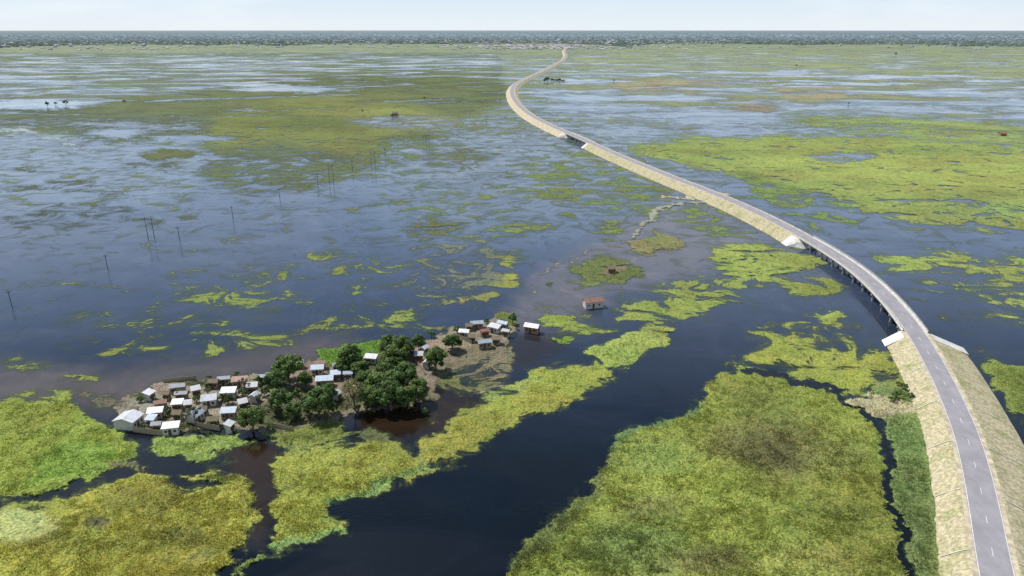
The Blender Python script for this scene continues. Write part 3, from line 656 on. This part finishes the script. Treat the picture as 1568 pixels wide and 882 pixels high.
def hpole(u,v,H):
    x,y,_=g(u,v); V=[];Fc=[]
    for s in (-1.6,1.6): tube(V,Fc,(s,0,-2),(s,0,H),.17,.12,8)
    tube(V,Fc,(-3,0,H-1),(3,0,H-1),.11,.11,6); tube(V,Fc,(-1.6,0,H-1.5),(1.6,0,H-5),.06,.06,4); tube(V,Fc,(1.6,0,H-1.5),(-1.6,0,H-5),.06,.06,4)
    for k in (-2.8,0,2.8): tube(V,Fc,(k,0,H-1),(k,0,H-2),.07,.07,5)
    o=mesh_obj('power_pylon',V,Fc,[M_pole]); o.location=(x,y,0); o.rotation_euler=(0,0,.6)
for (u,v,H) in [(232,366,13),(508,282,15),(572,258,14),(655,228,14)]: hpole(u,v,H)

# ------------------------------------------------------------ distant woodland + town
n=30000
az=rng.uniform(-1.05,1.05,n); rr=1/rng.uniform(1/20000,1/4700,n); x=rr*np.sin(az); y=rr*np.cos(az)
edge_=4500+3000*fbm(az*9+50,az*0+2,4,3)
k=(rr>edge_); x,y,rr=x[k],y[k],rr[k]; n=len(x)
s=rng.uniform(9,30,n)*(rr/6000)**.5; hz=rng.uniform(4,13,n)
O=np.array([(1,0,.35),(0,1,.35),(-1,0,.35),(0,-1,.35),(0,0,1),(.7,.7,0),(-.7,.7,0),(-.7,-.7,0),(.7,-.7,0)],float)
V=np.stack([x[:,None]+O[:,0]*s[:,None],y[:,None]+O[:,1]*s[:,None],O[:,2]*hz[:,None]],-1).reshape(-1,3)
fo=np.array([(0,1,4),(1,2,4),(2,3,4),(3,0,4),(5,1,0),(6,2,1),(7,3,2),(8,0,3)]); Fq=(fo[None]+(np.arange(n)*9)[:,None,None]).reshape(-1,3)
haze_=ss(rr,4500,15000)[:,None]; base=S(88,106,94)*(1-haze_)+S(142,158,168)*haze_; base=base*rng.uniform(.65,1.3,(n,1)); col=np.repeat(np.concatenate([base,np.ones((n,1))],-1),9,axis=0)  # aerial haze baked into canopy colour, paler and bluer with distance
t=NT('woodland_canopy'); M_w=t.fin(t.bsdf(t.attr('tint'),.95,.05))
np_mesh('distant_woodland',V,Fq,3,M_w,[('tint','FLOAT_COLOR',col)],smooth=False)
n=1200; m3=n//4
az=np.concatenate([rng.normal(-.35,.22,m3),rng.normal(.08,.10,m3),rng.uniform(-.6,.6,m3),rng.normal(.04,.06,m3)]); rr=np.concatenate([rng.uniform(4700,9000,3*m3),rng.uniform(4300,5600,m3)]); V=[];Fc=[]
for a,r in zip(az,rr):
    c=(r*math.sin(a),r*math.cos(a)); th=random.uniform(-.4,.4); hx=random.uniform(4,13);hy=random.uniform(3,6)
    ax=np.array([math.cos(th),math.sin(th)]);ay=np.array([-ax[1],ax[0]]); z=random.uniform(3,6) if r<5600 else random.uniform(9,14)
    box(V,Fc,c,ax,ay,hx,hy,0,z); b=len(V)
    c=np.array(c)
    for s_ in (-1,1):
        p=c+ax*hx*s_; V.append((p[0],p[1],z+2))
    Fc+=[(b-4,b-3,b+1,b),(b-2,b-1,b,b+1),(b-3,b-2,b+1),(b-1,b-4,b)]
mesh_obj('distant_town',V,Fc,[simple('town_walls',(.46,.44,.43),.8,.2,.5,.01)])

# ------------------------------------------------------------ sky, sun, camera
SUN_EL=math.radians(56); SUN_AZ=math.radians(-50)   # from +Y toward +X
w=bpy.data.worlds.new('World'); scene.world=w; w.use_nodes=True; nt=w.node_tree; nt.nodes.clear()
def wn(ty): return nt.nodes.new(ty)
o=wn('ShaderNodeOutputWorld'); b=wn('ShaderNodeBackground'); b.inputs[1].default_value=.1
sk=wn('ShaderNodeTexSky'); sk.sky_type='NISHITA'; sk.sun_disc=False; sk.sun_elevation=SUN_EL; sk.sun_rotation=SUN_AZ; sk.air_density=1.0; sk.dust_density=.6; sk.ozone_density=2.0; sk.altitude=1000
tc=wn('ShaderNodeTexCoord'); sx=wn('ShaderNodeSeparateXYZ'); nt.links.new(tc.outputs['Generated'],sx.inputs[0])
rp=wn('ShaderNodeValToRGB'); cr_=rp.color_ramp; cr_.elements[0].position=0; cr_.elements[0].color=(.84,.91,.96,1); cr_.elements[1].position=.5; cr_.elements[1].color=(.26,.42,.74,1)
for pos,cc in ((.04,(.72,.85,.97,1)),(.14,(.64,.79,.97,1)),(.28,(.50,.66,.92,1))):
    e_=cr_.elements.new(pos); e_.color=cc
nt.links.new(sx.outputs[2],rp.inputs[0])
sc_=wn('ShaderNodeMix'); sc_.data_type='RGBA'; sc_.blend_type='MULTIPLY'; sc_.inputs[0].default_value=1; sc_.inputs[7].default_value=(9.9,9.9,9.9,1); sc_.clamp_result=False
nt.links.new(rp.outputs[0],sc_.inputs[6])
hz=wn('ShaderNodeMapRange'); hz.interpolation_type='SMOOTHSTEP'; hz.inputs[1].default_value=.05; hz.inputs[2].default_value=.6; hz.inputs[3].default_value=.95; hz.inputs[4].default_value=.15
nt.links.new(sx.outputs[2],hz.inputs[0])
m0=wn('ShaderNodeMix'); m0.data_type='RGBA'
nt.links.new(hz.outputs[0],m0.inputs[0]); nt.links.new(sk.outputs[0],m0.inputs[6]); nt.links.new(sc_.outputs[2],m0.inputs[7])
mp=wn('ShaderNodeMapping'); mp.inputs['Scale'].default_value=(1,1,4); nz=wn('ShaderNodeTexNoise'); nz.inputs['Scale'].default_value=2.4; nz.inputs['Detail'].default_value=7; nz.inputs['Roughness'].default_value=.6; nz.inputs['Distortion'].default_value=.4
nt.links.new(tc.outputs['Generated'],mp.inputs[0]); nt.links.new(mp.outputs[0],nz.inputs['Vector'])
mr=wn('ShaderNodeMapRange'); mr.inputs[1].default_value=.48; mr.inputs[2].default_value=.70; mr.inputs[3].default_value=0; mr.inputs[4].default_value=.75
nt.links.new(nz.outputs[0],mr.inputs[0])
mx=wn('ShaderNodeMix'); mx.data_type='RGBA'; mx.inputs[7].default_value=(9.2,9.7,10.2,1)
nt.links.new(mr.outputs[0],mx.inputs[0]); nt.links.new(m0.outputs[2],mx.inputs[6]); nt.links.new(mx.outputs[2],b.inputs[0]); nt.links.new(b.outputs[0],o.inputs[0])
sl=bpy.data.lights.new('sun','SUN'); sl.energy=5.0; sl.angle=math.radians(.5); sl.color=(1,.965,.92)
so=bpy.data.objects.new('sun',sl); scene.collection.objects.link(so)
dv=Vector((math.sin(SUN_AZ)*math.cos(SUN_EL),math.cos(SUN_AZ)*math.cos(SUN_EL),math.sin(SUN_EL)))
so.rotation_euler=dv.to_track_quat('Z','Y').to_euler()
cam=bpy.data.cameras.new('camera'); co=bpy.data.objects.new('camera',cam); scene.collection.objects.link(co)
cam.sensor_width=36; cam.lens=36*F/1568; cam.clip_end=200000; cam.clip_start=1
co.location=(0,0,HC); co.rotation_euler=(math.pi/2-P,0,0); scene.camera=co
